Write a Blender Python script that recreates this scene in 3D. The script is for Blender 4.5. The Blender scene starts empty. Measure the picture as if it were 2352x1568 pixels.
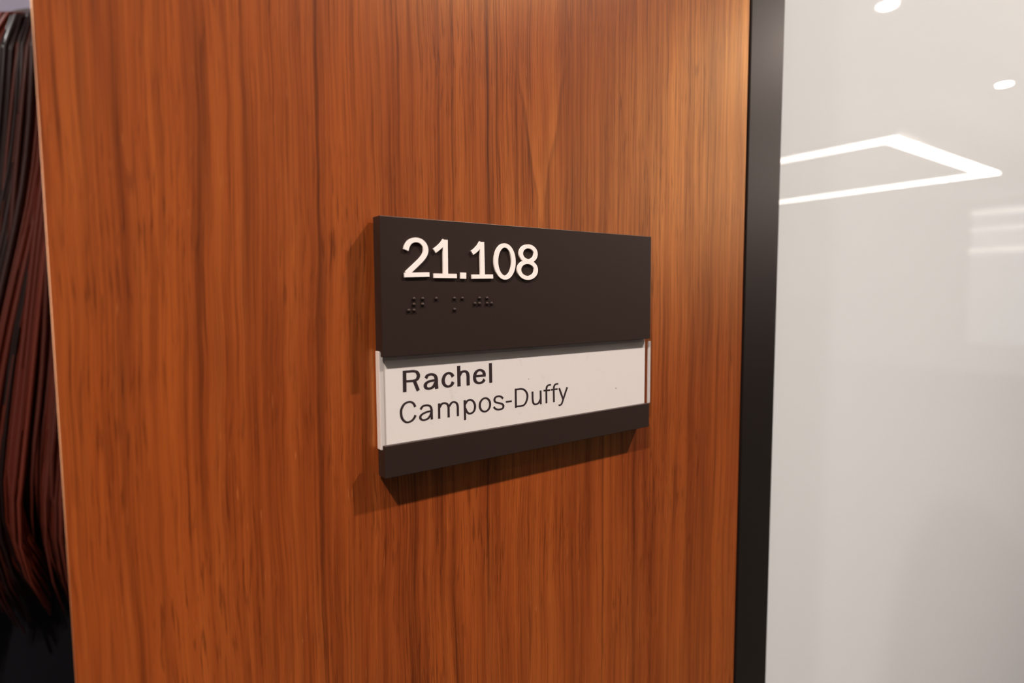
import bpy, bmesh, math, random
from mathutils import Vector, Matrix

random.seed(7)
S = bpy.context.scene
COL = S.collection

# ------------------------------------------------------------------ camera
EYE = 1.42                                   # lens height above the floor
cam_d = bpy.data.cameras.new('camera')
cam = bpy.data.objects.new('camera', cam_d)
COL.objects.link(cam)
cr, cu, cf = Vector((0.80809, -0.589033, -0.005583)), Vector((0.05029, 0.059542, 0.996958)), Vector((0.586909, 0.805912, -0.077738))
cam.matrix_world = Matrix(((cr.x, cu.x, -cf.x, 0), (cr.y, cu.y, -cf.y, 0), (cr.z, cu.z, -cf.z, EYE), (0, 0, 0, 1)))
cam_d.sensor_width = 36
cam_d.sensor_fit = 'HORIZONTAL'
cam_d.lens = 36 * 1368.2 / 2352
cam_d.clip_start = 0.01
cam_d.dof.use_dof = True
cam_d.dof.focus_distance = 0.27
cam_d.dof.aperture_fstop = 7.5
S.camera = cam

# ------------------------------------------------------------------ world, exposure
w = bpy.data.worlds.new('world')
S.world = w
w.use_nodes = True
w.node_tree.nodes['Background'].inputs[0].default_value = (1.0, 0.93, 0.86, 1)
w.node_tree.nodes['Background'].inputs[1].default_value = 0.0    # closed rooms: no sky reaches in
S.view_settings.view_transform = 'Standard'
S.view_settings.look = 'None'
S.view_settings.gamma = 1
S.view_settings.use_curve_mapping = False
S.view_settings.exposure = 0.0
S.cycles.max_bounces = 6
S.cycles.diffuse_bounces = 3
S.cycles.glossy_bounces = 2
S.cycles.transmission_bounces = 4
DOWN_W = 62.0          # watts of one corridor downlight (all four alike)
LOOP_E = 24.0          # emission of the rectangular light loop seen in the glass
OFFICE_W = 260.0       # watts of the office downlight that lights the wall past the doorway
OFFICE_C = (1.0, .96, .94)
WARM = (1.0, 0.90, 0.82)

# ------------------------------------------------------------------ helpers
def lin(c):
    return tuple((v / 12.92 if v <= .04045 else ((v + .055) / 1.055) ** 2.4) for v in (q / 255 for q in c)) + (1,)

def mat(name, color, rough=.5, spec=.5, metal=0, coat=0, coat_rough=.03, emis=None, emis_s=0):
    m = bpy.data.materials.new(name)
    m.use_nodes = True
    b = m.node_tree.nodes['Principled BSDF']
    b.inputs['Base Color'].default_value = color if len(color) == 4 else tuple(color) + (1,)
    b.inputs['Roughness'].default_value = rough
    b.inputs['Specular IOR Level'].default_value = spec
    b.inputs['Metallic'].default_value = metal
    b.inputs['Coat Weight'].default_value = coat
    b.inputs['Coat Roughness'].default_value = coat_rough
    if emis:
        b.inputs['Emission Color'].default_value = tuple(emis) + (1,)
        b.inputs['Emission Strength'].default_value = emis_s
    return m

class NT:
    """small node-graph builder"""
    def __init__(s, m):
        s.t = m.node_tree
        s.b = s.t.nodes['Principled BSDF']
    def n(s, typ, **kw):
        nd = s.t.nodes.new(typ)
        for k, v in kw.items():
            setattr(nd, k, v)
        return nd
    def put(s, sock, v):
        if v is None:
            return
        if hasattr(v, 'is_linked'):
            s.t.links.new(v, sock)
        else:
            sock.default_value = v
    def math(s, op, a, b=None, c=None, clamp=False):
        nd = s.n('ShaderNodeMath', operation=op, use_clamp=clamp)
        for i, v in enumerate((a, b, c)):
            s.put(nd.inputs[i], v)
        return nd.outputs[0]
    def noise(s, vec, scale=1, detail=3, rough=.55, dist=0):
        nd = s.n('ShaderNodeTexNoise')
        s.put(nd.inputs['Vector'], vec)
        nd.inputs['Scale'].default_value = scale
        nd.inputs['Detail'].default_value = detail
        nd.inputs['Roughness'].default_value = rough
        nd.inputs['Distortion'].default_value = dist
        return nd.outputs[0]
    def comb(s, x, y, z):
        nd = s.n('ShaderNodeCombineXYZ')
        for i, v in enumerate((x, y, z)):
            s.put(nd.inputs[i], v)
        return nd.outputs[0]
    def mapr(s, v, a, b, c=0., d=1., smooth=False):
        nd = s.n('ShaderNodeMapRange')
        if smooth:
            nd.interpolation_type = 'SMOOTHSTEP'
        s.put(nd.inputs[0], v)
        for i, q in enumerate((a, b, c, d)):
            s.put(nd.inputs[i + 1], q)
        return nd.outputs[0]
    def mix(s, f, a, b, blend='MIX'):
        nd = s.n('ShaderNodeMix', data_type='RGBA', blend_type=blend)
        s.put(nd.inputs[0], f)
        s.put(nd.inputs[6], a)
        s.put(nd.inputs[7], b)
        return nd.outputs[2]
    def bump(s, h, strength, dist):
        nd = s.n('ShaderNodeBump')
        s.put(nd.inputs['Height'], h)
        nd.inputs['Strength'].default_value = strength
        nd.inputs['Distance'].default_value = dist
        s.t.links.new(nd.outputs[0], s.b.inputs['Normal'])

def link_mesh(name, me, m, parent=None, loc=None):
    o = bpy.data.objects.new(name, me)
    COL.objects.link(o)
    if m and not me.materials:
        me.materials.append(m)
    if parent:
        o.parent = parent
    if loc:
        o.location = loc
    return o

def from_bm(name, bm, m, parent=None, loc=None, smooth=False):
    me = bpy.data.meshes.new(name)
    bmesh.ops.recalc_face_normals(bm, faces=bm.faces)
    bm.to_mesh(me)
    bm.free()
    if smooth:
        for p in me.polygons:
            p.use_smooth = True
    return link_mesh(name, me, m, parent, loc)

def box_bm(x0, x1, y0, y1, z0, z1, bev=0, seg=2, bm=None):
    own = bm is None
    b2 = bmesh.new()
    bmesh.ops.create_cube(b2, size=1)
    for v in b2.verts:
        v.co = Vector(((x0 + x1) / 2 + v.co.x * (x1 - x0), (y0 + y1) / 2 + v.co.y * (y1 - y0), (z0 + z1) / 2 + v.co.z * (z1 - z0)))
    if bev:
        bmesh.ops.bevel(b2, geom=b2.edges[:], offset=bev, segments=seg, profile=.5, affect='EDGES')
    if own:
        return b2
    me = bpy.data.meshes.new('tmp'); b2.to_mesh(me); b2.free(); bm.from_mesh(me); bpy.data.meshes.remove(me)
    return bm

def box(name, x0, x1, y0, y1, z0, z1, m, parent=None, bev=0, seg=2, kind=None):
    o = from_bm(name, box_bm(x0, x1, y0, y1, z0, z1, bev, seg), m, parent)
    if kind:
        o['kind'] = kind
    return o

def prism_x(name, prof, x0, x1, m, parent=None, bev=0):
    """profile of (y, z) points extruded along x"""
    bm = bmesh.new()
    a = [bm.verts.new((x0, y, z)) for y, z in prof]
    b = [bm.verts.new((x1, y, z)) for y, z in prof]
    bm.faces.new(a); bm.faces.new(b[::-1])
    n = len(prof)
    for i in range(n):
        bm.faces.new((a[i], b[i], b[(i + 1) % n], a[(i + 1) % n]))
    if bev:
        bmesh.ops.recalc_face_normals(bm, faces=bm.faces)
        bmesh.ops.bevel(bm, geom=bm.edges[:], offset=bev, segments=2, profile=.5, affect='EDGES')
    return from_bm(name, bm, m, parent)

def empty(name, loc, label=None, cat=None, group=None, kind=None):
    o = bpy.data.objects.new(name, None)
    o.empty_display_size = .05
    COL.objects.link(o)
    o.location = loc
    tag(o, label, cat, group, kind)
    return o

def tag(o, label=None, cat=None, group=None, kind=None):
    for k, v in (('label', label), ('category', cat), ('group', group), ('kind', kind)):
        if v:
            o[k] = v
    return o

# ------------------------------------------------------------------ dimensions (metres, lens above the origin)
SX, SY, SZ = 0.09357, 0.21268, EYE + 0.03015      # sign: left edge, front face, top edge
WOOD = SY + .00735                                # face of the veneer
XL, XR = -0.0063, 0.3420                          # veneer panel
XF = 0.3803                                       # right side of the black stile
CEIL = EYE + 1.63
LOOP_Z = EYE + 1.33                               # underside of the hung light loops

# ------------------------------------------------------------------ materials of the setting
def wood_material():
    m = mat('walnut_veneer', (.3, .08, .02), .36, .3)
    t = NT(m)
    tc = t.n('ShaderNodeTexCoord').outputs['Object']
    sp = t.n('ShaderNodeSeparateXYZ')
    t.put(sp.inputs[0], tc)
    x, y, z = sp.outputs
    x = t.math('SUBTRACT', x, t.math('SUBTRACT', y, WOOD))        # the figure carries on round the jamb
    # the grain wanders slowly sideways along its length
    wan = t.noise(t.comb(t.math('MULTIPLY', x, 5.), 3.1, t.math('MULTIPLY', z, 4.)), 1, 1)
    wan2 = t.noise(t.comb(t.math('MULTIPLY', x, 28.), 7.7, t.math('MULTIPLY', z, 13.)), 1, 2)
    xw = t.math('ADD', x, t.math('ADD', t.math('MULTIPLY', t.math('SUBTRACT', wan, .5), .010), t.math('MULTIPLY', t.math('SUBTRACT', wan2, .5), .0045)))
    X = lambda k: t.math('MULTIPLY', xw, k)
    Z = lambda k: t.math('MULTIPLY', z, k)
    broad = t.noise(t.comb(X(26.), 0., Z(1.6)), 1, 3)
    mid = t.noise(t.comb(X(170.), 5., Z(4.5)), 1, 4, .65)
    strk = t.noise(t.comb(X(430.), 51., Z(11.)), 1, 3, .65)
    fib = t.noise(t.comb(X(1000.), 9., Z(9.)), 1, 3, .7)
    fine = t.noise(t.comb(X(2600.), 2., Z(22.)), 1, 2, .6)
    fleck = t.noise(t.comb(X(950.), 4., Z(65.)), 1, 2, .5)
    fleckm = t.mapr(t.noise(t.comb(X(30.), 14., Z(11.)), 1, 2), .40, .62)
    fmask = t.mapr(t.noise(t.comb(X(16.), 41., Z(4.5)), 1, 2), .36, .64, .20, 1.)
    fib = t.math('ADD', .5, t.math('MULTIPLY', t.math('SUBTRACT', fib, .5), fmask))
    strk = t.math('ADD', .5, t.math('MULTIPLY', t.math('SUBTRACT', strk, .5), t.mapr(t.noise(t.comb(X(21.), 61., Z(3.2)), 1, 2), .38, .62, .35, 1.15)))
    fine = t.math('ADD', .5, t.math('MULTIPLY', t.math('SUBTRACT', fine, .5), fmask))
    glint = t.noise(t.comb(X(1500.), 31., Z(95.)), 1, 1, .5)
    light, dark = lin((182, 92, 38)), lin((64, 22, 7))
    col = t.mix(t.mapr(broad, .36, .64), lin((124, 52, 18)), lin((162, 76, 28)))
    col = t.mix(t.math('MULTIPLY', t.mapr(mid, .48, .74), .70), col, light)
    col = t.mix(t.math('MULTIPLY', t.mapr(mid, .48, .28), .60), col, dark)
    col = t.mix(t.math('MULTIPLY', t.mapr(strk, .46, .32), .55), col, dark)
    col = t.mix(t.math('MULTIPLY', t.mapr(fib, .52, .30), .75), col, dark)
    col = t.mix(t.math('MULTIPLY', t.mapr(fib, .55, .75), .35), col, light)
    col = t.mix(t.math('MULTIPLY', t.mapr(fine, .50, .30), .40), col, dark)
    # long dark growth-ring lines at measured places across the panel
    acc = None
    brk = [t.mapr(t.noise(t.comb(X(700.), 20. + q, Z(7.)), 1, 3, .7), .34, .62) for q in range(2)]
    for i, (xs, wd, dp, z0, z1) in enumerate(STREAKS):
        d = t.math('ABSOLUTE', t.math('SUBTRACT', xw, xs + .0))
        v = t.mapr(d, 0., wd, dp, 0., True)
        v = t.math('MULTIPLY', v, brk[i % 2])
        lo = t.mapr(z, z0, z0 + .05, 0., 1., True)
        hi = t.mapr(z, z1 - .05, z1, 1., 0., True)
        v = t.math('MULTIPLY', v, t.math('MULTIPLY', lo, hi))
        acc = v if acc is None else t.math('MAXIMUM', acc, v)
    col = t.mix(acc, col, lin((52, 16, 4)))
    # pale flame figure that runs to a point above the plaque
    up = lambda a, b_, c, d: t.mapr(z, EYE + a, EYE + b_, c, d)
    hw = up(.045, .115, .0022, .0150)
    fx = up(.035, .13, .1785, .1765)
    fd = t.math('SUBTRACT', t.math('ABSOLUTE', t.math('SUBTRACT', t.math('ADD', x, t.math('MULTIPLY', t.math('SUBTRACT', wan2, .5), .016)), fx)), hw)
    band = t.math('MULTIPLY', t.mapr(fd, -.0055, -.001, 0., 1., True), t.mapr(fd, .0002, -.0006, 0., 1., True))
    band = t.math('MULTIPLY', band, t.math('MULTIPLY', up(.025, .04, 0., 1.), up(.085, .115, 1., 0.)))
    col = t.mix(t.math('MULTIPLY', band, .30), col, lin((196, 106, 48)))
    rim = t.math('MULTIPLY', t.mapr(t.math('ABSOLUTE', t.math('SUBTRACT', fd, .0009)), 0., .0012, 1., 0., True), t.math('MULTIPLY', up(-.02, .03, 0., 1.), up(.09, .15, 1., 0.)))
    col = t.mix(t.math('MULTIPLY', rim, t.mapr(fib, .35, .6, .0, .45)), col, dark)
    fm = t.math('MULTIPLY', t.mapr(fleck, .54, .66), fleckm)
    col = t.mix(t.math('MULTIPLY', fm, .55), col, lin((54, 16, 4)))
    gm = t.mapr(glint, .70, .80)
    col = t.mix(t.math('MULTIPLY', gm, .40), col, lin((208, 124, 66)))
    t.put(t.b.inputs['Base Color'], col)
    t.put(t.b.inputs['Roughness'], t.mapr(fib, .2, .8, .32, .42))
    t.bump(t.math('SUBTRACT', t.math('MULTIPLY', fib, .5), t.math('MULTIPLY', fm, .5)), .22, .0002)
    # the fibres under the lacquer mirror light in their own warm colour
    gl = t.n('ShaderNodeBsdfGlossy')
    gl.distribution = 'BECKMANN'
    t.put(gl.inputs['Color'], lin((255, 196, 116)))
    gl.inputs['Roughness'].default_value = .36
    mx = t.n('ShaderNodeMixShader')
    lw = t.n('ShaderNodeLayerWeight')
    lw.inputs[0].default_value = .5
    # dark rings and open pores mirror less than the dense pale fibre between them
    keep = t.math('MULTIPLY', t.math('SUBTRACT', 1., t.math('MULTIPLY', acc, .75)), t.math('SUBTRACT', 1., t.math('MULTIPLY', fm, .40)))
    keep = t.math('MULTIPLY', keep, t.mapr(fib, .30, .62, .55, 1.12))
    keep = t.math('MULTIPLY', keep, t.math('MULTIPLY', t.mapr(mid, .32, .64, .60, 1.16), t.mapr(strk, .34, .56, .62, 1.06)))
    keep = t.math('MULTIPLY', keep, t.mapr(fine, .30, .65, .80, 1.08))
    keep = t.math('MULTIPLY', keep, t.mapr(broad, .30, .70, .80, 1.12))
    keep = t.math('ADD', keep, t.math('MULTIPLY', band, .16))
    base = t.math('ADD', FIBRE, t.math('MULTIPLY', t.math('POWER', lw.outputs['Facing'], 2.), .62))
    t.put(mx.inputs[0], t.math('MULTIPLY', base, keep))
    t.t.links.new(t.b.outputs[0], mx.inputs[1])
    t.t.links.new(gl.outputs[0], mx.inputs[2])
    out = [n for n in t.t.nodes if n.type == 'OUTPUT_MATERIAL'][0]
    t.t.links.new(mx.outputs[0], out.inputs[0])
    return m

FIBRE = .225
STREAKS = [  # x, half width, depth, from z, to z
    (.0119, .0022, .55, 1.0, EYE + .02), (.0048, .0020, .45, EYE - .03, EYE + .30), (.0119, .0016, .45, EYE + .0, EYE + .3),
    (.0230, .0014, .40, EYE - .02, EYE + .3), (.0340, .0028, .40, EYE - .03, EYE + .11), (.0485, .0024, .50, EYE - .05, EYE + .12),
    (.0715, .0013, .80, .2, 2.5), (.0835, .0030, .40, .6, EYE + .06), (.1083, .0030, .65, .4, EYE - .02), (.1218, .0012, .70, .4, EYE + .2),
    (.1284, .0014, .65, .4, EYE + .3), (.1365, .0010, .45, .6, EYE + .3), (.1462, .0015, .85, .2, EYE + .4), (.1695, .0014, .55, .7, EYE + .4),
    (.1960, .0012, .50, EYE - .01, EYE + .4), (.2110, .0014, .55, EYE - .02, EYE + .4), (.2195, .0018, .65, .6, EYE - .03), (.2290, .0010, .4, .6, EYE + .3),
    (.2440, .0035, .55, .5, EYE + .02), (.2660, .0012, .35, .5, EYE + .3), (.3040, .0030, .4, .4, EYE + .5), (.3156, .0016, .55, .2, EYE + .01), (.3330, .0014, .35, .4, EYE + .4)]

M = {}
M['wood'] = wood_material()
M['paint'] = mat('white_wall_paint', lin((226, 222, 218)), .7, .3)
M['ceil'] = mat('ceiling_paint', lin((238, 236, 232)), .8, .2)
M['black'] = mat('black_anodised_metal', lin((17, 14, 13)), .36, .52)
M['black'].node_tree.nodes['Principled BSDF'].inputs['Specular Tint'].default_value = (1, .74, .64, 1)
M['gap'] = mat('dark_gap_shade', lin((16, 13, 12)), .8, .2)

def glass_material():
    """frosted glass with a smooth face: passes diffused light, mirrors faintly"""
    m = bpy.data.materials.new('frosted_glass')
    m.use_nodes = True
    nt = m.node_tree
    for n in list(nt.nodes):
        nt.nodes.remove(n)
    N = nt.nodes.new
    out = N('ShaderNodeOutputMaterial')
    df = N('ShaderNodeBsdfDiffuse'); df.inputs[0].default_value = lin((226, 227, 227))
    tl = N('ShaderNodeBsdfTranslucent'); tl.inputs[0].default_value = lin((240, 242, 242))
    gl = N('ShaderNodeBsdfGlossy'); gl.inputs['Roughness'].default_value = .012
    m1, m2 = N('ShaderNodeMixShader'), N('ShaderNodeMixShader')
    m1.inputs[0].default_value = .33
    lw = N('ShaderNodeLayerWeight'); lw.inputs[0].default_value = .5
    pw = N('ShaderNodeMath'); pw.operation = 'POWER'; pw.inputs[1].default_value = 5
    fr = N('ShaderNodeMath'); fr.operation = 'MULTIPLY_ADD'; fr.inputs[1].default_value = .96; fr.inputs[2].default_value = .04
    K = nt.links.new
    K(lw.outputs['Facing'], pw.inputs[0]); K(pw.outputs[0], fr.inputs[0])
    K(df.outputs[0], m1.inputs[1]); K(tl.outputs[0], m1.inputs[2])
    K(fr.outputs[0], m2.inputs[0]); K(m1.outputs[0], m2.inputs[1]); K(gl.outputs[0], m2.inputs[2]); K(m2.outputs[0], out.inputs[0])
    return m
M['pane'] = glass_material()

def carpet_material():
    m = mat('charcoal_carpet', lin((52, 49, 47)), .95, .05)
    t = NT(m)
    tc = t.n('ShaderNodeTexCoord').outputs['Object']
    n1 = t.noise(tc, 420, 3)
    n2 = t.noise(tc, 9, 3)
    c = t.mix(t.mapr(n1, .3, .7), lin((40, 38, 37)), lin((62, 59, 57)))
    c = t.mix(t.math('MULTIPLY', t.mapr(n2, .4, .7), .3), c, lin((72, 69, 67)))
    t.put(t.b.inputs['Base Color'], c)
    t.bump(n1, .5, .004)
    return m
M['carpet'] = carpet_material()
M['panel_dark'] = mat('dark_reflection_panel', lin((48, 30, 22)), .5, .3)

# ------------------------------------------------------------------ structure
RX0, RX1, RY0, RY1 = -4.2, 13.0, -5.8, 3.4
TH = .12                                           # thickness of the front wall
box('floor', RX0 - .2, RX1 + .2, RY0 - .2, RY1 + .2, -.1, 0, M['carpet'], kind='structure')
box('ceiling', RX0 - .2, RX1 + .2, RY0 - .2, RY1 + .2, CEIL, CEIL + .1, M['ceil'], kind='structure')
box('wall_left', RX0 - .1, RX0, RY0, RY1, 0, CEIL, M['paint'], kind='structure')
box('wall_right', RX1, RX1 + .1, RY0, RY1, 0, CEIL, M['paint'], kind='structure')
box('wall_opposite', RX0, RX1, RY0 - .1, RY0, 0, CEIL, M['paint'], kind='structure')
M['lilac'] = mat('pale_lilac_paint', lin((222, 216, 234)), .7, .3)
box('wall_office', RX0, RX1, RY1, RY1 + .1, 0, CEIL, M['lilac'], kind='structure')
box('wall_front', XL, XR, WOOD, WOOD + TH, 0, CEIL, M['wood'], bev=.0009, kind='structure')
DOOR_L = -1.02                                      # open doorway between DOOR_L and XL
box('wall_front_far', RX0, DOOR_L, WOOD, WOOD + TH, 0, CEIL, M['paint'], kind='structure')
GX1 = 2.10
box('wall_front_end', GX1, RX1, WOOD, WOOD + TH, 0, CEIL, M['paint'], kind='structure')

win = empty('window_1', (XR, WOOD, 0), kind='structure')
def wpart(name, x0, x1, y0, y1, z0, z1, m, bev=0):
    o = box(name, x0 - XR, x1 - XR, y0 - WOOD, y1 - WOOD, z0, z1, m, win, bev)
    return o
wpart('shade_gap_strip', XR, XR + .0012, WOOD + .004, WOOD + .06, .0, CEIL, M['gap'])  # dark strip stands for the shade in the gap beside the stile
wpart('frame_stile', XR + .0012, XF, WOOD - .0005, WOOD + .06, 0, CEIL, M['black'], .0006)
wpart('frame_stile', GX1 - .04, GX1, WOOD - .0005, WOOD + .06, 0, CEIL, M['black'], .0006)
wpart('frame_rail', XF, GX1 - .04, WOOD - .0005, WOOD + .06, CEIL - .05, CEIL, M['black'], .0006)
wpart('frame_rail', XF, GX1 - .04, WOOD - .0005, WOOD + .06, 0, .08, M['black'], .0006)
GY = WOOD + .006
wpart('pane', XF - .004, GX1 - .036, GY, GY + .010, .076, CEIL - .046, M['pane'])

M['trimw'] = mat('white_window_frame', lin((225, 222, 218)), .5, .4)
box('added_dark_panel', RX0, RX1, RY0, RY0 + .02, 0, 1.30, M['panel_dark'], kind='structure')  # unseen dark panel, added so the lower wood mirrors something dark

# tall window at the corridor's end and the thin light bars across it
wo = empty('window_2_offscreen', (RX1, -2.6, EYE - .94), kind='structure')
M['trimw'] = mat('white_window_frame', lin((225, 222, 218)), .5, .4)
M['dusk'] = mat('cool_window_pane', (.5, .55, .6), .1, emis=(.9, .97, 1.0), emis_s=.22)
M['bar'] = mat('light_bar', (.9, .9, .9), .4, emis=WARM, emis_s=.95)
box('pane', -.012, -.004, -.82, .9, 0, 2.45, M['dusk'], wo)
for a in (-.82, .9):
    box('frame_stile', -.03, 0, a - .02, a + .02, 0, 2.45, M['trimw'], wo)
for c in (0, 2.43):
    box('frame_rail', -.03, 0, -.84, .92, c, c + .03, M['trimw'], wo)
for zz, hh, lb in ((.70, .085, 'thin warm light bar low across the corridor end window'), (1.08, .05, 'thin light bar midway up the corridor end window'), (1.36, .07, 'thin light bar near the top of the corridor end window')):
    o = box('light_bar_offscreen', RX1 - .06, RX1 - .035, -3.42, -1.72, EYE + zz, EYE + zz + hh, M['bar'])
    tag(o, lb, 'light')

# ------------------------------------------------------------------ ceiling lights
M['glow'] = mat('led_diffuser', (.9, .9, .9), .5, emis=WARM, emis_s=LOOP_E)
M['lens'] = mat('downlight_lens', (.9, .9, .9), .4, emis=WARM, emis_s=60)
M['trim'] = mat('downlight_trim', lin((235, 232, 228)), .35, .5)

def light_loop(x0, x1, y0, y1, wd, label):
    """rectangular ring of LED channel hung below the ceiling"""
    root = empty('ceiling_light_offscreen', ((x0 + x1) / 2, (y0 + y1) / 2, LOOP_Z), label, 'light')
    hx, hy = (x1 - x0) / 2, (y1 - y0) / 2
    for k, (a0, a1, b0, b1) in enumerate(((-hx, hx, hy - wd, hy), (-hx, hx, -hy, -hy + wd), (-hx, -hx + wd, -hy + wd, hy - wd), (hx - wd, hx, -hy + wd, hy - wd))):
        box('diffuser', a0, a1, b0, b1, 0, .006, M['glow'], root)
        box('channel', a0, a1, b0, b1, .006, .060, M['trim'], root)
    for sx in (-1, 1):
        for sy in (-1, 1):
            box('hanger', sx * (hx - .05) - .002, sx * (hx - .05) + .002, sy * (hy - .05) - .002, sy * (hy - .05) + .002, .060, CEIL - LOOP_Z, M['trim'], root)
    return root

light_loop(5.74, 8.46, -4.95, -1.82, .15, 'rectangular loop of white light channel hung past the frosted glass pane')

def ring_bm(r0, r1, z0, z1, n=40):
    bm = bmesh.new()
    prof = [(r0, z1), (r0, z0 + .003), (r0 + .004, z0), (r1 - .003, z0), (r1, z0 + .003), (r1, z1)]
    rings = [[bm.verts.new((r * math.cos(2 * math.pi * i / n), r * math.sin(2 * math.pi * i / n), z)) for i in range(n)] for r, z in prof]
    for j in range(len(rings)):
        a, b = rings[j], rings[(j + 1) % len(rings)]
        for i in range(n):
            bm.faces.new((a[i], a[(i + 1) % n], b[(i + 1) % n], b[i]))
    return bm

def downlight(x, y, label, watts=DOWN_W, color=WARM):
    root = empty('downlight_offscreen', (x, y, CEIL), label, 'light', 'round ceiling downlights')
    if downlight.trim is None:
        a = from_bm('trim_ring', ring_bm(.052, .085, -.008, 0), M['trim'], root)
        bm = bmesh.new()
        bmesh.ops.create_cone(bm, cap_ends=True, segments=40, radius1=.052, radius2=.052, depth=.003, matrix=Matrix.Translation((0, 0, -.0025)))
        b = from_bm('lens', bm, M['lens'], root)
        downlight.trim = (a.data, b.data)
    else:
        link_mesh('trim_ring', downlight.trim[0], None, root)
        link_mesh('lens', downlight.trim[1], None, root)
    ld = bpy.data.lights.new('downlight_lamp_offscreen', 'AREA')
    ld.shape = 'DISK'; ld.size = .07; ld.energy = watts; ld.color = color; ld.spread = math.radians(150)
    lo = bpy.data.objects.new('downlight_lamp_offscreen', ld)
    COL.objects.link(lo)
    lo.parent = root
    lo.location = (0, 0, -.012)
    return root
downlight.trim = None
ROW = [(3.80, -1.13, 'round downlight over the corridor, first past the frosted glass pane'),
       (5.97, -1.16, 'round downlight over the corridor, second past the frosted glass pane'),
       (1.27, -.62, 'round downlight over the corridor, in front of the glass pane'),
       (-.88, -.62, 'round downlight over the corridor, in front of the open doorway')]
for x, y, lb in ROW:
    downlight(x, y, lb)
downlight(-1.9, 2.2, 'round downlight inside the office beyond the doorway', OFFICE_W, OFFICE_C)

# ------------------------------------------------------------------ the room sign
M['plaque'] = mat('black_satin_acrylic', lin((40, 30, 27)), .42, .32)
M['plaque'].node_tree.nodes['Principled BSDF'].inputs['Specular Tint'].default_value = (1, .74, .64, 1)
M['white'] = mat('white_raised_acrylic', lin((240, 228, 222)), .5, .3)
M['ink'] = mat('dark_print_ink', lin((52, 38, 40)), .6, .3)
M['tape'] = mat('black_foam_tape', lin((18, 15, 14)), .9, .1)

def paper_material():
    m = mat('white_card', lin((238, 230, 226)), .55, .35)
    t = NT(m)
    tc = t.n('ShaderNodeTexCoord').outputs['Object']
    n = t.noise(tc, 900, 2)
    sm = t.noise(tc, 170, 4, .7)
    c = t.mix(t.math('MULTIPLY', t.mapr(sm, .60, .80), .22), lin((238, 230, 226)), lin((170, 158, 156)))
    sp = t.noise(tc, 420, 0)
    c = t.mix(t.mapr(sp, .83, .87), c, lin((150, 135, 132)))
    t.put(t.b.inputs['Base Color'], c)
    t.bump(n, .05, .0001)
    return m
M['card'] = paper_material()

def clear_material():
    m = bpy.data.materials.new('clear_acrylic')
    m.use_nodes = True
    nt = m.node_tree
    for n in list(nt.nodes):
        nt.nodes.remove(n)
    out = nt.nodes.new('ShaderNodeOutputMaterial')
    tr = nt.nodes.new('ShaderNodeBsdfTransparent'); tr.inputs[0].default_value = (.97, .97, .97, 1)
    gl = nt.nodes.new('ShaderNodeBsdfGlossy'); gl.inputs['Roughness'].default_value = .06
    lw = nt.nodes.new('ShaderNodeLayerWeight'); lw.inputs[0].default_value = .5
    pw = nt.nodes.new('ShaderNodeMath'); pw.operation = 'POWER'; pw.inputs[1].default_value = 5
    fr = nt.nodes.new('ShaderNodeMath'); fr.operation = 'MULTIPLY_ADD'; fr.inputs[1].default_value = .95; fr.inputs[2].default_value = .02
    nt.links.new(lw.outputs['Facing'], pw.inputs[0]); nt.links.new(pw.outputs[0], fr.inputs[0])
    mx = nt.nodes.new('ShaderNodeMixShader')
    nt.links.new(fr.outputs[0], mx.inputs[0]); nt.links.new(tr.outputs[0], mx.inputs[1]); nt.links.new(gl.outputs[0], mx.inputs[2])
    nt.links.new(mx.outputs[0], out.inputs[0])
    return m
M['clear'] = clear_material()

def edge_material():
    m = mat('polished_acrylic_edge', lin((214, 204, 200)), .3, .5)
    return m
M['edge'] = edge_material()

mmv = .001
SW, SH, ST = 152.4, 101.22, 6.35
sign = empty('room_sign', (SX, WOOD, SZ - SH * mmv), 'black room number plaque with braille and a white name card on the wood wall', 'sign')
FY = SY - WOOD                                     # local y of the front face
def L(x, d, z):                                    # millimetres right of the left edge, behind the front face, below the top
    return (x * mmv, FY + d * mmv, (SH + z) * mmv)
def sbox(name, x0, x1, d0, d1, z0, z1, m, parent=sign, bev=0):
    a, b = L(x0, d0, z0), L(x1, d1, z1)
    return box(name, a[0], b[0], a[1], b[1], a[2], b[2], m, parent, bev)
def prof(pts):
    return [L(0, d, z)[1:] for d, z in pts]
LIP = 2.05
upper = prism_x('upper_panel', prof([(0, 0), (ST, 0), (ST, -51.6), (LIP, -51.6), (LIP, -53.72), (0, -53.72)]), 0, SW * mmv, M['plaque'], sign, .00018)
lower = prism_x('lower_panel', prof([(0, -88.49), (LIP, -88.49), (LIP, -90.6), (ST, -90.6), (ST, -101.22), (0, -101.22)]), 0, SW * mmv, M['plaque'], sign, .00018)
sbox('mounting_tape', 6, 146, ST, ST + .98, -98, -4, M['tape'])
sbox('acrylic_backing', -.3, 151.5, 3.0, ST - .05, -90.5, -51.7, M['edge'], bev=.0002)
card = sbox('name_card', 2.05, 151.4, 2.6, 2.95, -90.2, -55.4, M['card'])
sbox('clear_cover', -.3, 156.0, 2.1, 2.5, -90.5, -51.7, M['clear'])
sbox('end_lip', 154.1, 156.0, 2.55, 3.3, -89.1, -55.4, M['edge'], bev=.0002)
tag(bpy.data.objects['end_lip'], 'clear acrylic end of the card holder')

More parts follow.
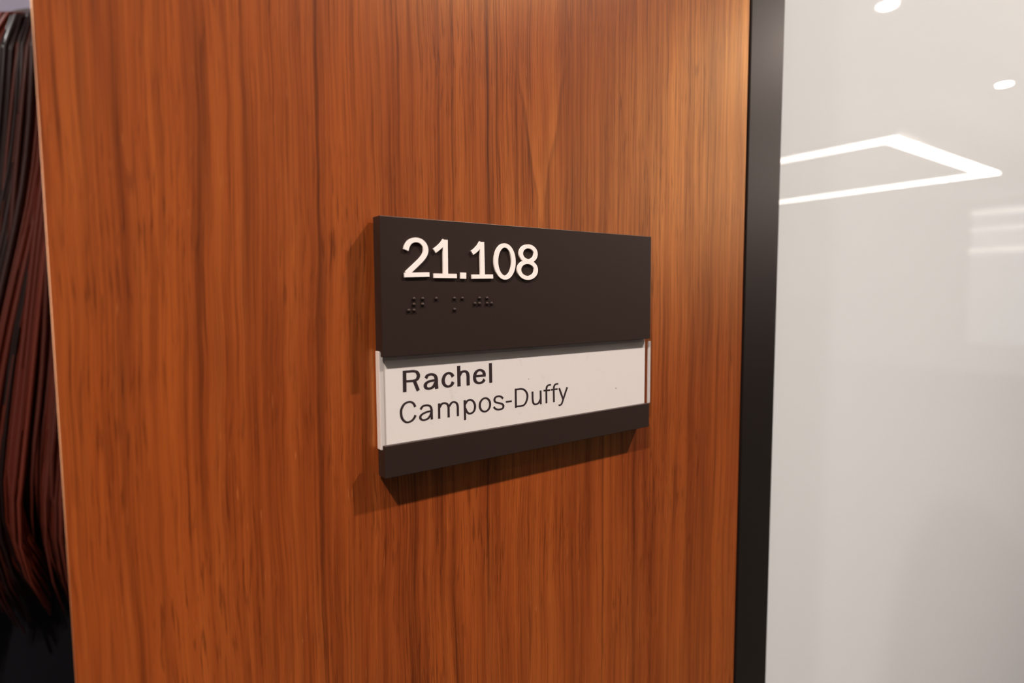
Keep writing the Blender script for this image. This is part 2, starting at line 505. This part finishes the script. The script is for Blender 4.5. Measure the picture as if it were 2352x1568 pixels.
GLYPHS = [
    ('d', '2', [('s', [[10.32, -12.52], [10.92, -10.84], [12.13, -9.34], [14.22, -8.49], [16.53, -8.78], [18.19, -10.06], [18.93, -11.98], [18.48, -13.96], [16.98, -15.96], [14.31, -18.37], [11.83, -20.5], [10.55, -21.58]]), ('l', [[9.52, -22.17], [20.33, -21.82]])]),
    ('d', '1', [('l', [[27.8, -7.77], [27.77, -22.2]]), ('l', [[22.38, -22.27], [32.96, -22.26]]), ('s', [[22.82, -12.42], [24.89, -10.95], [26.59, -9.42], [27.58, -8.11]])]),
    ('d', '.', [('l', [[36.18, -20.78], [36.14, -23.31]])]),
    ('d', '1', [('l', [[45.45, -7.8], [45.67, -22.3]]), ('l', [[40.3, -22.39], [50.96, -22.19]]), ('s', [[40.59, -12.57], [42.47, -11.26], [44.06, -9.71], [45.16, -8.17]])]),
    ('d', '0', [('o', [[52.59, -15.74], [57.1, -8.74], [61.93, -15.77], [57.47, -22.6]])]),
    ('d', '8', [('o', [[66.01, -11.86], [69.64, -8.6], [74.29, -11.78], [70.12, -15.07]]), ('o', [[64.99, -19.04], [69.61, -15.48], [74.46, -19.3], [70.05, -22.56]])]),
    ('b', 'R', [('l', [[10.28, -59.86], [10.19, -68.53]]), ('s', [[10.52, -60.34], [12.46, -60.37], [14.13, -60.38], [15.66, -60.92], [16.35, -62.37], [15.7, -63.81], [14.15, -64.25], [12.38, -64.27], [10.43, -64.22]]), ('l', [[14.58, -64.56], [16.2, -68.54]])]),
    ('b', 'a', [('s', [[19.63, -63.79], [20.63, -62.6], [22.43, -62.35], [23.86, -63.0], [24.46, -64.43], [24.48, -66.47], [24.65, -68.59]]), ('s', [[24.03, -64.89], [21.77, -65.06], [20.13, -65.61], [19.42, -66.58], [19.72, -67.63], [20.85, -68.13], [22.33, -67.92], [23.48, -67.11], [24.12, -65.88]])]),
    ('b', 'c', [('s', [[32.49, -64.24], [31.76, -63.11], [30.27, -62.48], [28.56, -63.3], [27.74, -65.28], [28.28, -67.19], [29.86, -68.09], [31.58, -67.69], [32.5, -66.36]])]),
    ('b', 'h', [('l', [[35.26, -59.81], [35.35, -68.6]]), ('s', [[35.64, -63.9], [36.64, -62.66], [38.3, -62.39], [39.51, -63.18], [39.87, -64.64], [39.87, -66.55], [39.91, -68.59]])]),
    ('b', 'e', [('l', [[43.42, -64.96], [48.92, -65.02]]), ('s', [[48.27, -65.01], [47.67, -63.26], [45.84, -62.44], [44.0, -63.16], [43.14, -65.11], [43.61, -67.18], [45.43, -68.08], [47.27, -67.74], [48.28, -66.66]])]),
    ('b', 'l', [('l', [[51.43, -59.8], [51.55, -68.55]])]),
    ('r', 'C', [('s', [[14.72, -74.99], [13.86, -73.42], [12.2, -72.62], [10.05, -73.17], [8.76, -74.81], [8.39, -76.47], [8.77, -78.76], [9.9, -80.25], [11.25, -80.81], [13.03, -80.39], [14.24, -79.27], [14.77, -78.32]])]),
    ('r', 'a', [('s', [[17.01, -76.3], [18.12, -75.09], [19.95, -74.88], [21.47, -75.48], [22.06, -76.93], [22.09, -78.97], [22.15, -81.05]]), ('s', [[21.85, -77.52], [19.7, -77.7], [17.66, -78.42], [16.85, -79.42], [17.31, -80.39], [18.52, -80.84], [20.26, -80.5], [21.4, -79.35], [21.94, -78.21]])]),
    ('r', 'm', [('l', [[25.63, -74.75], [25.58, -81.18]]), ('s', [[25.87, -76.45], [26.88, -75.17], [28.26, -74.93], [29.53, -75.56], [30.08, -76.94], [30.09, -79.02], [30.12, -81.23]]), ('s', [[30.36, -76.6], [31.57, -75.23], [32.87, -74.97], [34.09, -75.7], [34.57, -77.09], [34.59, -79.18], [34.62, -81.23]])]),
    ('r', 'p', [('l', [[38.02, -74.72], [38.12, -83.38]]), ('s', [[38.22, -76.55], [39.46, -75.19], [41.14, -74.99], [42.6, -76.07], [43.25, -78.09], [42.55, -80.14], [40.62, -80.9], [39.17, -80.02], [38.26, -78.28]])]),
    ('r', 'o', [('o', [[45.68, -77.88], [48.7, -75.0], [51.1, -78.01], [48.1, -80.93]])]),
    ('r', 's', [('s', [[58.03, -76.27], [57.24, -75.42], [55.84, -74.93], [54.17, -75.15], [53.39, -76.32], [54.1, -77.43], [55.82, -77.98], [57.55, -78.62], [58.27, -79.62], [57.61, -80.69], [55.43, -80.9], [53.93, -80.32], [52.96, -79.39]])]),
    ('r', '-', [('l', [[59.55, -77.9], [62.93, -77.91]])]),
    ('r', 'D', [('l', [[65.11, -72.43], [65.18, -81.22]]), ('s', [[65.31, -72.86], [66.69, -72.87], [68.08, -72.86], [69.86, -73.39], [71.26, -74.76], [71.82, -76.68], [71.11, -79.08], [69.82, -80.42], [68.16, -80.74], [66.64, -80.69], [65.26, -80.67]])]),
    ('r', 'u', [('s', [[74.76, -74.74], [74.8, -76.57], [74.85, -78.45], [75.26, -80.16], [76.49, -80.93], [78.29, -80.5], [79.44, -78.95]]), ('l', [[79.58, -74.7], [79.7, -81.21]])]),
    ('r', 'f', [('s', [[83.12, -81.17], [83.09, -78.08], [83.07, -74.8], [83.45, -73.25], [84.48, -72.63], [85.87, -72.63]]), ('l', [[81.35, -75.0], [85.46, -75.08]])]),
    ('r', 'f', [('s', [[87.71, -81.15], [87.66, -78.13], [87.6, -74.82], [87.96, -73.25], [89.01, -72.58], [90.43, -72.57]]), ('l', [[85.85, -75.03], [90.01, -75.05]])]),
    ('r', 'y', [('l', [[90.99, -74.68], [93.55, -80.59]]), ('s', [[96.12, -74.72], [94.62, -78.0], [93.24, -81.14], [92.56, -82.43], [91.81, -82.97], [90.63, -82.96]])]),
]

WID = {'d': (2.16, 1.76), 'b': (1.64, 1.02), 'r': (1.14, .82)}

def smooth_path(pts, closed=False, n=7):
    """centripetal-free Catmull-Rom through the points"""
    P = [Vector(p) for p in pts]
    out = []
    m = len(P)
    rng = range(m) if closed else range(m - 1)
    for i in rng:
        p1, p2 = P[i], P[(i + 1) % m]
        p0 = P[(i - 1) % m] if closed or i > 0 else p1 * 2 - p2
        p3 = P[(i + 2) % m] if closed or i + 2 < m else p2 * 2 - p1
        for k in range(n):
            t = k / n
            out.append(.5 * ((2 * p1) + (p2 - p0) * t + (2 * p0 - 5 * p1 + 4 * p2 - p3) * t * t + (3 * p1 - p0 - 3 * p2 + p3) * t ** 3))
    if not closed:
        out.append(P[-1])
    return out

def stroke(bm, path, wv, wh, d0, d1, closed=False):
    """ribbon of the pen along a path on the plaque, given real thickness from depth d0 to d1"""
    n = len(path)
    rows = []
    for i, p in enumerate(path):
        a = path[(i - 1) % n] if closed or i > 0 else p
        b = path[(i + 1) % n] if closed or i < n - 1 else p
        t = (b - a).normalized()
        wd = math.sqrt((wv * t.y) ** 2 + (wh * t.x) ** 2) / 2
        nrm = Vector((-t.y, t.x)) * wd
        q = [p + nrm, p - nrm]
        rows.append([bm.verts.new(L(q[0].x, d0, q[0].y)), bm.verts.new(L(q[1].x, d0, q[1].y)), bm.verts.new(L(q[1].x, d1, q[1].y)), bm.verts.new(L(q[0].x, d1, q[0].y))])
    for i in range(n if closed else n - 1):
        a, b = rows[i], rows[(i + 1) % n]
        for k in range(4):
            bm.faces.new((a[k], a[(k + 1) % 4], b[(k + 1) % 4], b[k]))
    if not closed:
        bm.faces.new(rows[0]); bm.faces.new(rows[-1][::-1])

for kind, ch, strokes in GLYPHS:
    bm = bmesh.new()
    wv, wh = WID[kind]
    d0, d1 = (-.8, .02) if kind == 'd' else (2.575, 2.61)
    for k, (typ, pts) in enumerate(strokes):
        d0 += .012 if kind == 'd' else .004
        if ch == '.':
            stroke(bm, [Vector(p) for p in pts], 2.66, 2.66, d0, d1)
        elif typ == 'l':
            stroke(bm, [Vector(p) for p in pts], wv, wh, d0, d1)
        elif typ == 'o':
            (x0, _), (_, zt), (x1, _), (_, zb) = pts
            cx, cz, rx, rz = (x0 + x1) / 2, (zt + zb) / 2, (x1 - x0) / 2, (zt - zb) / 2
            path = [Vector((cx + rx * math.cos(2 * math.pi * i / 48), cz + rz * math.sin(2 * math.pi * i / 48))) for i in range(48)]
            stroke(bm, path, wv, wh, d0, d1, True)
        else:
            stroke(bm, smooth_path(pts), wv, wh, d0, d1)
    if kind == 'd':
        from_bm('raised_digit' if ch != '.' else 'raised_point', bm, M['white'], upper)
    else:
        from_bm('printed_letter' if ch != '-' else 'printed_hyphen', bm, M['ink'], card)

# braille: number sign, 2, 1, point, 1, 0, 8
bx = lambda c, k: 11.25 + 6.14 * c + 2.32 * k
bz = (-31.45, -33.72, -36.0)
DOTS = [(0, 1, 0), (0, 1, 1), (0, 1, 2), (0, 0, 2), (1, 0, 0), (1, 0, 1), (2, 0, 0), (3, 1, 0), (3, 1, 2), (4, 0, 0),
        (5, 0, 1), (5, 1, 0), (5, 1, 1), (6, 0, 0), (6, 0, 1), (6, 1, 1)]
bm = bmesh.new()
rows = []
R0, H0 = .80, .78
for j in range(5):
    a = j / 5 * math.pi / 2
    rows.append([bm.verts.new((R0 * math.cos(a) * math.cos(i * math.pi / 6) * mmv, -H0 * math.sin(a) * mmv, R0 * math.cos(a) * math.sin(i * math.pi / 6) * mmv)) for i in range(12)])
tip = bm.verts.new((0, -H0 * mmv, 0))
for j in range(4):
    for i in range(12):
        bm.faces.new((rows[j][i], rows[j][(i + 1) % 12], rows[j + 1][(i + 1) % 12], rows[j + 1][i]))
for i in range(12):
    bm.faces.new((rows[4][i], rows[4][(i + 1) % 12], tip))
bm.faces.new(rows[0])
first = None
for c, k, r in DOTS:
    p = L(bx(c, k), .0, bz[r])
    if first is None:
        first = from_bm('braille_dot', bm, M['plaque'], upper, p, True)
    else:
        link_mesh('braille_dot', first.data, None, upper, p)

# ------------------------------------------------------------------ the person standing in the doorway, back turned
M['skin'] = mat('skin', lin((214, 164, 138)), .5, .4)
M['jacket'] = mat('dark_navy_cloth', lin((9, 9, 13)), .9, .08)
M['trouser'] = mat('black_cloth', lin((22, 22, 26)), .85, .2)
M['shoe'] = mat('black_leather', lin((18, 16, 16)), .35, .5)

def hair_material():
    m = mat('auburn_hair', lin((70, 30, 16)), .5, .22)
    t = NT(m)
    at = t.n('ShaderNodeAttribute', attribute_name='tone')
    c = t.mix(at.outputs['Fac'], lin((22, 9, 8)), lin((86, 31, 17)))
    t.put(t.b.inputs['Base Color'], c)
    return m
M['hair'] = hair_material()

PX, PY, TOP = 0.005, .86, 1.728
person = empty('person', (PX, PY, 0), 'person with long auburn hair and dark jacket standing in the doorway, back turned', 'person')

def loft(bm, rings, n=20, cap=True, tone=None):
    """tube through (centre, rx, ry) rings; each ring is horizontal unless a frame is given"""
    rows = []
    for r in rings:
        c, rx, ry = Vector(r[0]), r[1], r[2]
        ux, uy = (r[3], r[4]) if len(r) > 3 else (Vector((1, 0, 0)), Vector((0, 1, 0)))
        rows.append([bm.verts.new(c + ux * rx * math.cos(2 * math.pi * i / n) + uy * ry * math.sin(2 * math.pi * i / n)) for i in range(n)])
    for a, b in zip(rows, rows[1:]):
        for i in range(n):
            bm.faces.new((a[i], a[(i + 1) % n], b[(i + 1) % n], b[i]))
    if cap:
        bm.faces.new(rows[0][::-1]); bm.faces.new(rows[-1])
    return rows

def tube(bm, pts, rad, n=8):
    pts = [Vector(p) for p in pts]
    rings = []
    for i, p in enumerate(pts):
        t = (pts[min(i + 1, len(pts) - 1)] - pts[max(i - 1, 0)]).normalized()
        ux = t.cross(Vector((0, 1, 0)) if abs(t.y) < .9 else Vector((1, 0, 0))).normalized()
        rings.append((p, rad[i], rad[i], ux, t.cross(ux).normalized()))
    return loft(bm, rings, n)

def remeshed(name, bm, m, parent, voxel, smooth_iter=6):
    o = from_bm(name, bm, m, parent, smooth=True)
    r = o.modifiers.new('fuse', 'REMESH'); r.mode = 'VOXEL'; r.voxel_size = voxel; r.use_smooth_shade = True
    s = o.modifiers.new('soften', 'SMOOTH'); s.factor = .5; s.iterations = smooth_iter
    dg = bpy.context.evaluated_depsgraph_get()
    me = bpy.data.meshes.new_from_object(o.evaluated_get(dg))
    o.modifiers.clear()
    old = o.data
    o.data = me
    bpy.data.meshes.remove(old)
    for p in me.polygons:
        p.use_smooth = True
    if not me.materials:
        me.materials.append(m)
    return o

# body: head with face, neck, trunk, arms, hands, legs, feet fused into one surface (faces +y, away from the corridor)
bm = bmesh.new()
H = TOP - .012
loft(bm, [((0, .01, H - .003), .025, .03), ((0, .008, H - .02), .055, .068), ((0, .006, H - .05), .071, .088), ((0, .006, H - .09), .076, .096), ((0, .012, H - .13), .072, .094),
          ((0, .024, H - .17), .062, .080), ((0, .036, H - .20), .048, .062), ((0, .045, H - .22), .028, .036)], 20)
loft(bm, [((0, -.004, H - .15), .050, .052), ((0, -.006, H - .21), .052, .054), ((0, -.012, H - .26), .058, .058), ((0, -.016, H - .30), .10, .062)], 16)
tube(bm, [(0, .092, H - .10), (0, .108, H - .125), (0, .122, H - .145), (0, .100, H - .155)], [.007, .010, .013, .008])       # nose
tube(bm, [(-.024, .094, H - .186), (0, .102, H - .184), (.024, .094, H - .186)], [.005, .008, .005])                         # lips
for s in (-1, 1):
    tube(bm, [(s * .074, .004, H - .105), (s * .082, -.002, H - .120), (s * .080, .0, H - .150)], [.010, .013, .008])             # ear
    tube(bm, [(s * .020, .088, H - .098), (s * .034, .086, H - .092), (s * .050, .074, H - .097)], [.006, .007, .005])            # brow
loft(bm, [((0, -.014, 1.42), .150, .080), ((0, -.012, 1.36), .165, .095), ((0, -.004, 1.26), .150, .105), ((0, 0, 1.10), .120, .088), ((0, -.006, 1.00), .145, .100), ((0, -.014, .90), .168, .115), ((0, -.01, .82), .155, .110)], 24)
for s in (-1, 1):
    tube(bm, [(s * .150, -.014, 1.405), (s * .182, -.016, 1.36), (s * .200, -.018, 1.25), (s * .212, -.02, 1.12), (s * .220, .0, 1.00), (s * .222, .03, .89), (s * .222, .038, .855)],
         [.050, .048, .042, .037, .034, .026, .025], 12)
    loft(bm, [((s * .222, .038, .865), .017, .027), ((s * .222, .046, .82), .016, .040), ((s * .221, .052, .775), .014, .041)], 12)
    for k, (dy, ln) in enumerate(((-.028, .066), (-.009, .076), (.010, .082), (.029, .074))):
        tube(bm, [(s * .221, .052 + dy, .785), (s * .219, .054 + dy * 1.05, .775 - ln * .45), (s * .212, .056 + dy * 1.05, .775 - ln * .8), (s * .203, .056 + dy, .775 - ln)], [.0095, .0090, .0085, .007], 8)
    tube(bm, [(s * .218, .078, .84), (s * .212, .100, .81), (s * .206, .108, .775), (s * .202, .106, .755)], [.012, .011, .010, .008], 8)
    tube(bm, [(s * .085, -.01, .86), (s * .092, -.006, .70), (s * .090, 0, .50), (s * .088, -.012, .36), (s * .086, -.012, .20), (s * .086, -.008, .10)], [.088, .080, .056, .056, .042, .036], 14)
    tube(bm, [(s * .088, -.03, .07), (s * .090, .03, .055), (s * .094, .10, .035), (s * .096, .16, .028)], [.036, .036, .032, .022], 10)
remeshed('body', bm, M['skin'], person, .0055)
for s in (-1, 1):
    bm = bmesh.new()
    bmesh.ops.create_uvsphere(bm, u_segments=12, v_segments=8, radius=.0115, matrix=Matrix.Translation((s * .033, .083, H - .112)))
    from_bm('eye', bm, mat('eye', lin((60, 42, 34)), .15), person, smooth=True)

# jacket: trunk, shoulders, sleeves and collar
bm = bmesh.new()
loft(bm, [((0, -.014, 1.452), .075, .070), ((0, -.016, 1.430), .135, .090), ((0, -.014, 1.395), .180, .106), ((0, -.01, 1.34), .184, .116), ((0, -.002, 1.25), .172, .124), ((0, 0, 1.10), .148, .108),
          ((0, -.006, 1.00), .166, .120), ((0, -.012, .90), .190, .136), ((0, -.012, .80), .196, .142)], 28)
for s in (-1, 1):
    tube(bm, [(s * .085, -.014, 1.378), (s * .150, -.014, 1.384), (s * .190, -.016, 1.345), (s * .206, -.018, 1.25), (s * .215, -.02, 1.12), (s * .222, .0, 1.00), (s * .224, .026, .905)], [.060, .070, .066, .058, .053, .048, .044], 14)
remeshed('jacket', bm, M['jacket'], person, .010, 8)
bm = bmesh.new()
for s in (-1, 1):
    tube(bm, [(s * .080, -.01, .90), (s * .093, -.006, .72), (s * .091, 0, .50), (s * .089, -.010, .34), (s * .087, -.010, .16), (s * .087, -.008, .075)], [.104, .096, .076, .070, .064, .064], 16)
loft(bm, [((0, -.01, 1.00), .150, .105), ((0, -.014, .90), .178, .124), ((0, -.012, .80), .166, .118)], 24)
remeshed('trousers', bm, M['trouser'], person, .010, 6)
for s in (-1, 1):
    bm = bmesh.new()
    loft(bm, [((s * .090, .035, .0), .036, .115), ((s * .090, .035, .012), .039, .119), ((s * .090, .040, .035), .041, .118), ((s * .091, .02, .070), .041, .085), ((s * .089, -.018, .105), .042, .048)], 20)
    from_bm('shoe', bm, M['shoe'], person, smooth=True)

# hair: a fitted cap and long loose locks down the back, ends curling
rnd = random.Random(11)
bm = bmesh.new()
tones = []
def note(k, v):
    tones.extend([v] * (len(bm.verts) - k))
def fall(u, a, lift, ln):
    """point of a lock: u along its length, a around the head"""
    zz = TOP + .004 - ln * u
    dep = TOP - zz
    if dep < .09:
        k = math.sqrt(max(0., 1 - ((.09 - dep) / .094) ** 2))
        rx, ry, cy = .092 * k, .100 * k, -.008
    else:
        v = min(1, (dep - .09) / .45)
        rx = .092 + .030 * math.sin(v * 1.6)
        ry = .100 - .048 * v
        cy = -.008 - .100 * v ** 1.2
    return Vector(((rx + lift) * math.cos(a), cy + (ry + lift) * math.sin(a), zz))
k0 = len(bm.verts)
def caprow(dep):
    lf = .001 if dep < .06 else (-.006 if dep > .13 else .001 - .1 * (dep - .06))
    a, c = fall(dep, 0, lf, 1.), fall(dep, -math.pi / 2, lf, 1.)
    f_ = min(1, dep / .09)
    cy = -.008 if dep < .094 else -.008 - .100 * min(1, (dep - .094) / .45) ** 1.2
    return ((-.065 * (dep / .58) ** 1.4, cy, a.z), max(.004, abs(a.x)), max(.004, cy - c.y))
loft(bm, [caprow(d) for d in (.001, .006, .015, .03, .05, .08, .12, .17, .22, .28, .34, .40, .46, .50)] , 28)
note(k0, .08)
NC, NPER, NS = 60, 24, 16
for q in range(NC):
    a0 = -math.pi * (.5 + (q + rnd.uniform(0, 1)) / NC * 1.24 - .62)
    l0, ln0 = rnd.uniform(-.004, .008), rnd.uniform(.53, .62)
    ph, fr, am = rnd.uniform(0, 6.28), rnd.uniform(.7, 1.2), rnd.uniform(.002, .007)
    lean, curl = rnd.uniform(-.080, -.055), rnd.uniform(.005, .035)
    tone0 = rnd.choice((.0, .25, .45, .6, .8, 1.0))
    for s in range(NPER):
        da, dl, dn = rnd.gauss(0, .055), rnd.gauss(0, .0022), rnd.uniform(-.03, .03)
        r0 = rnd.uniform(.0012, .0034)
        pts, rad = [], []
        for i in range(NS + 1):
            u = i / NS
            pt = fall(u, a0 + da * (1 - .45 * u), l0 + dl, ln0 + dn)
            wob = am * math.sin(ph + fr * 6.28 * u) * min(1, u * 2.5)
            end = max(0, (u - .80) / .20) ** 2
            pts.append(pt + Vector((wob + lean * u ** 1.4 + curl * end, wob * .3 + .015 * end, 0)))
            rad.append(r0 * (1 - .8 * max(0, (u - .75) / .25)) * min(1, .45 + u * 6))
        k0 = len(bm.verts)
        tube(bm, pts, rad, 4)
        note(k0, min(1, max(0, tone0 + rnd.uniform(-.15, .15))))
me = bpy.data.meshes.new('hair')
bmesh.ops.recalc_face_normals(bm, faces=bm.faces)
bm.to_mesh(me); bm.free()
at = me.attributes.new('tone', 'FLOAT', 'POINT')
at.data.foreach_set('value', tones)
for p in me.polygons:
    p.use_smooth = True
link_mesh('hair', me, M['hair'], person)
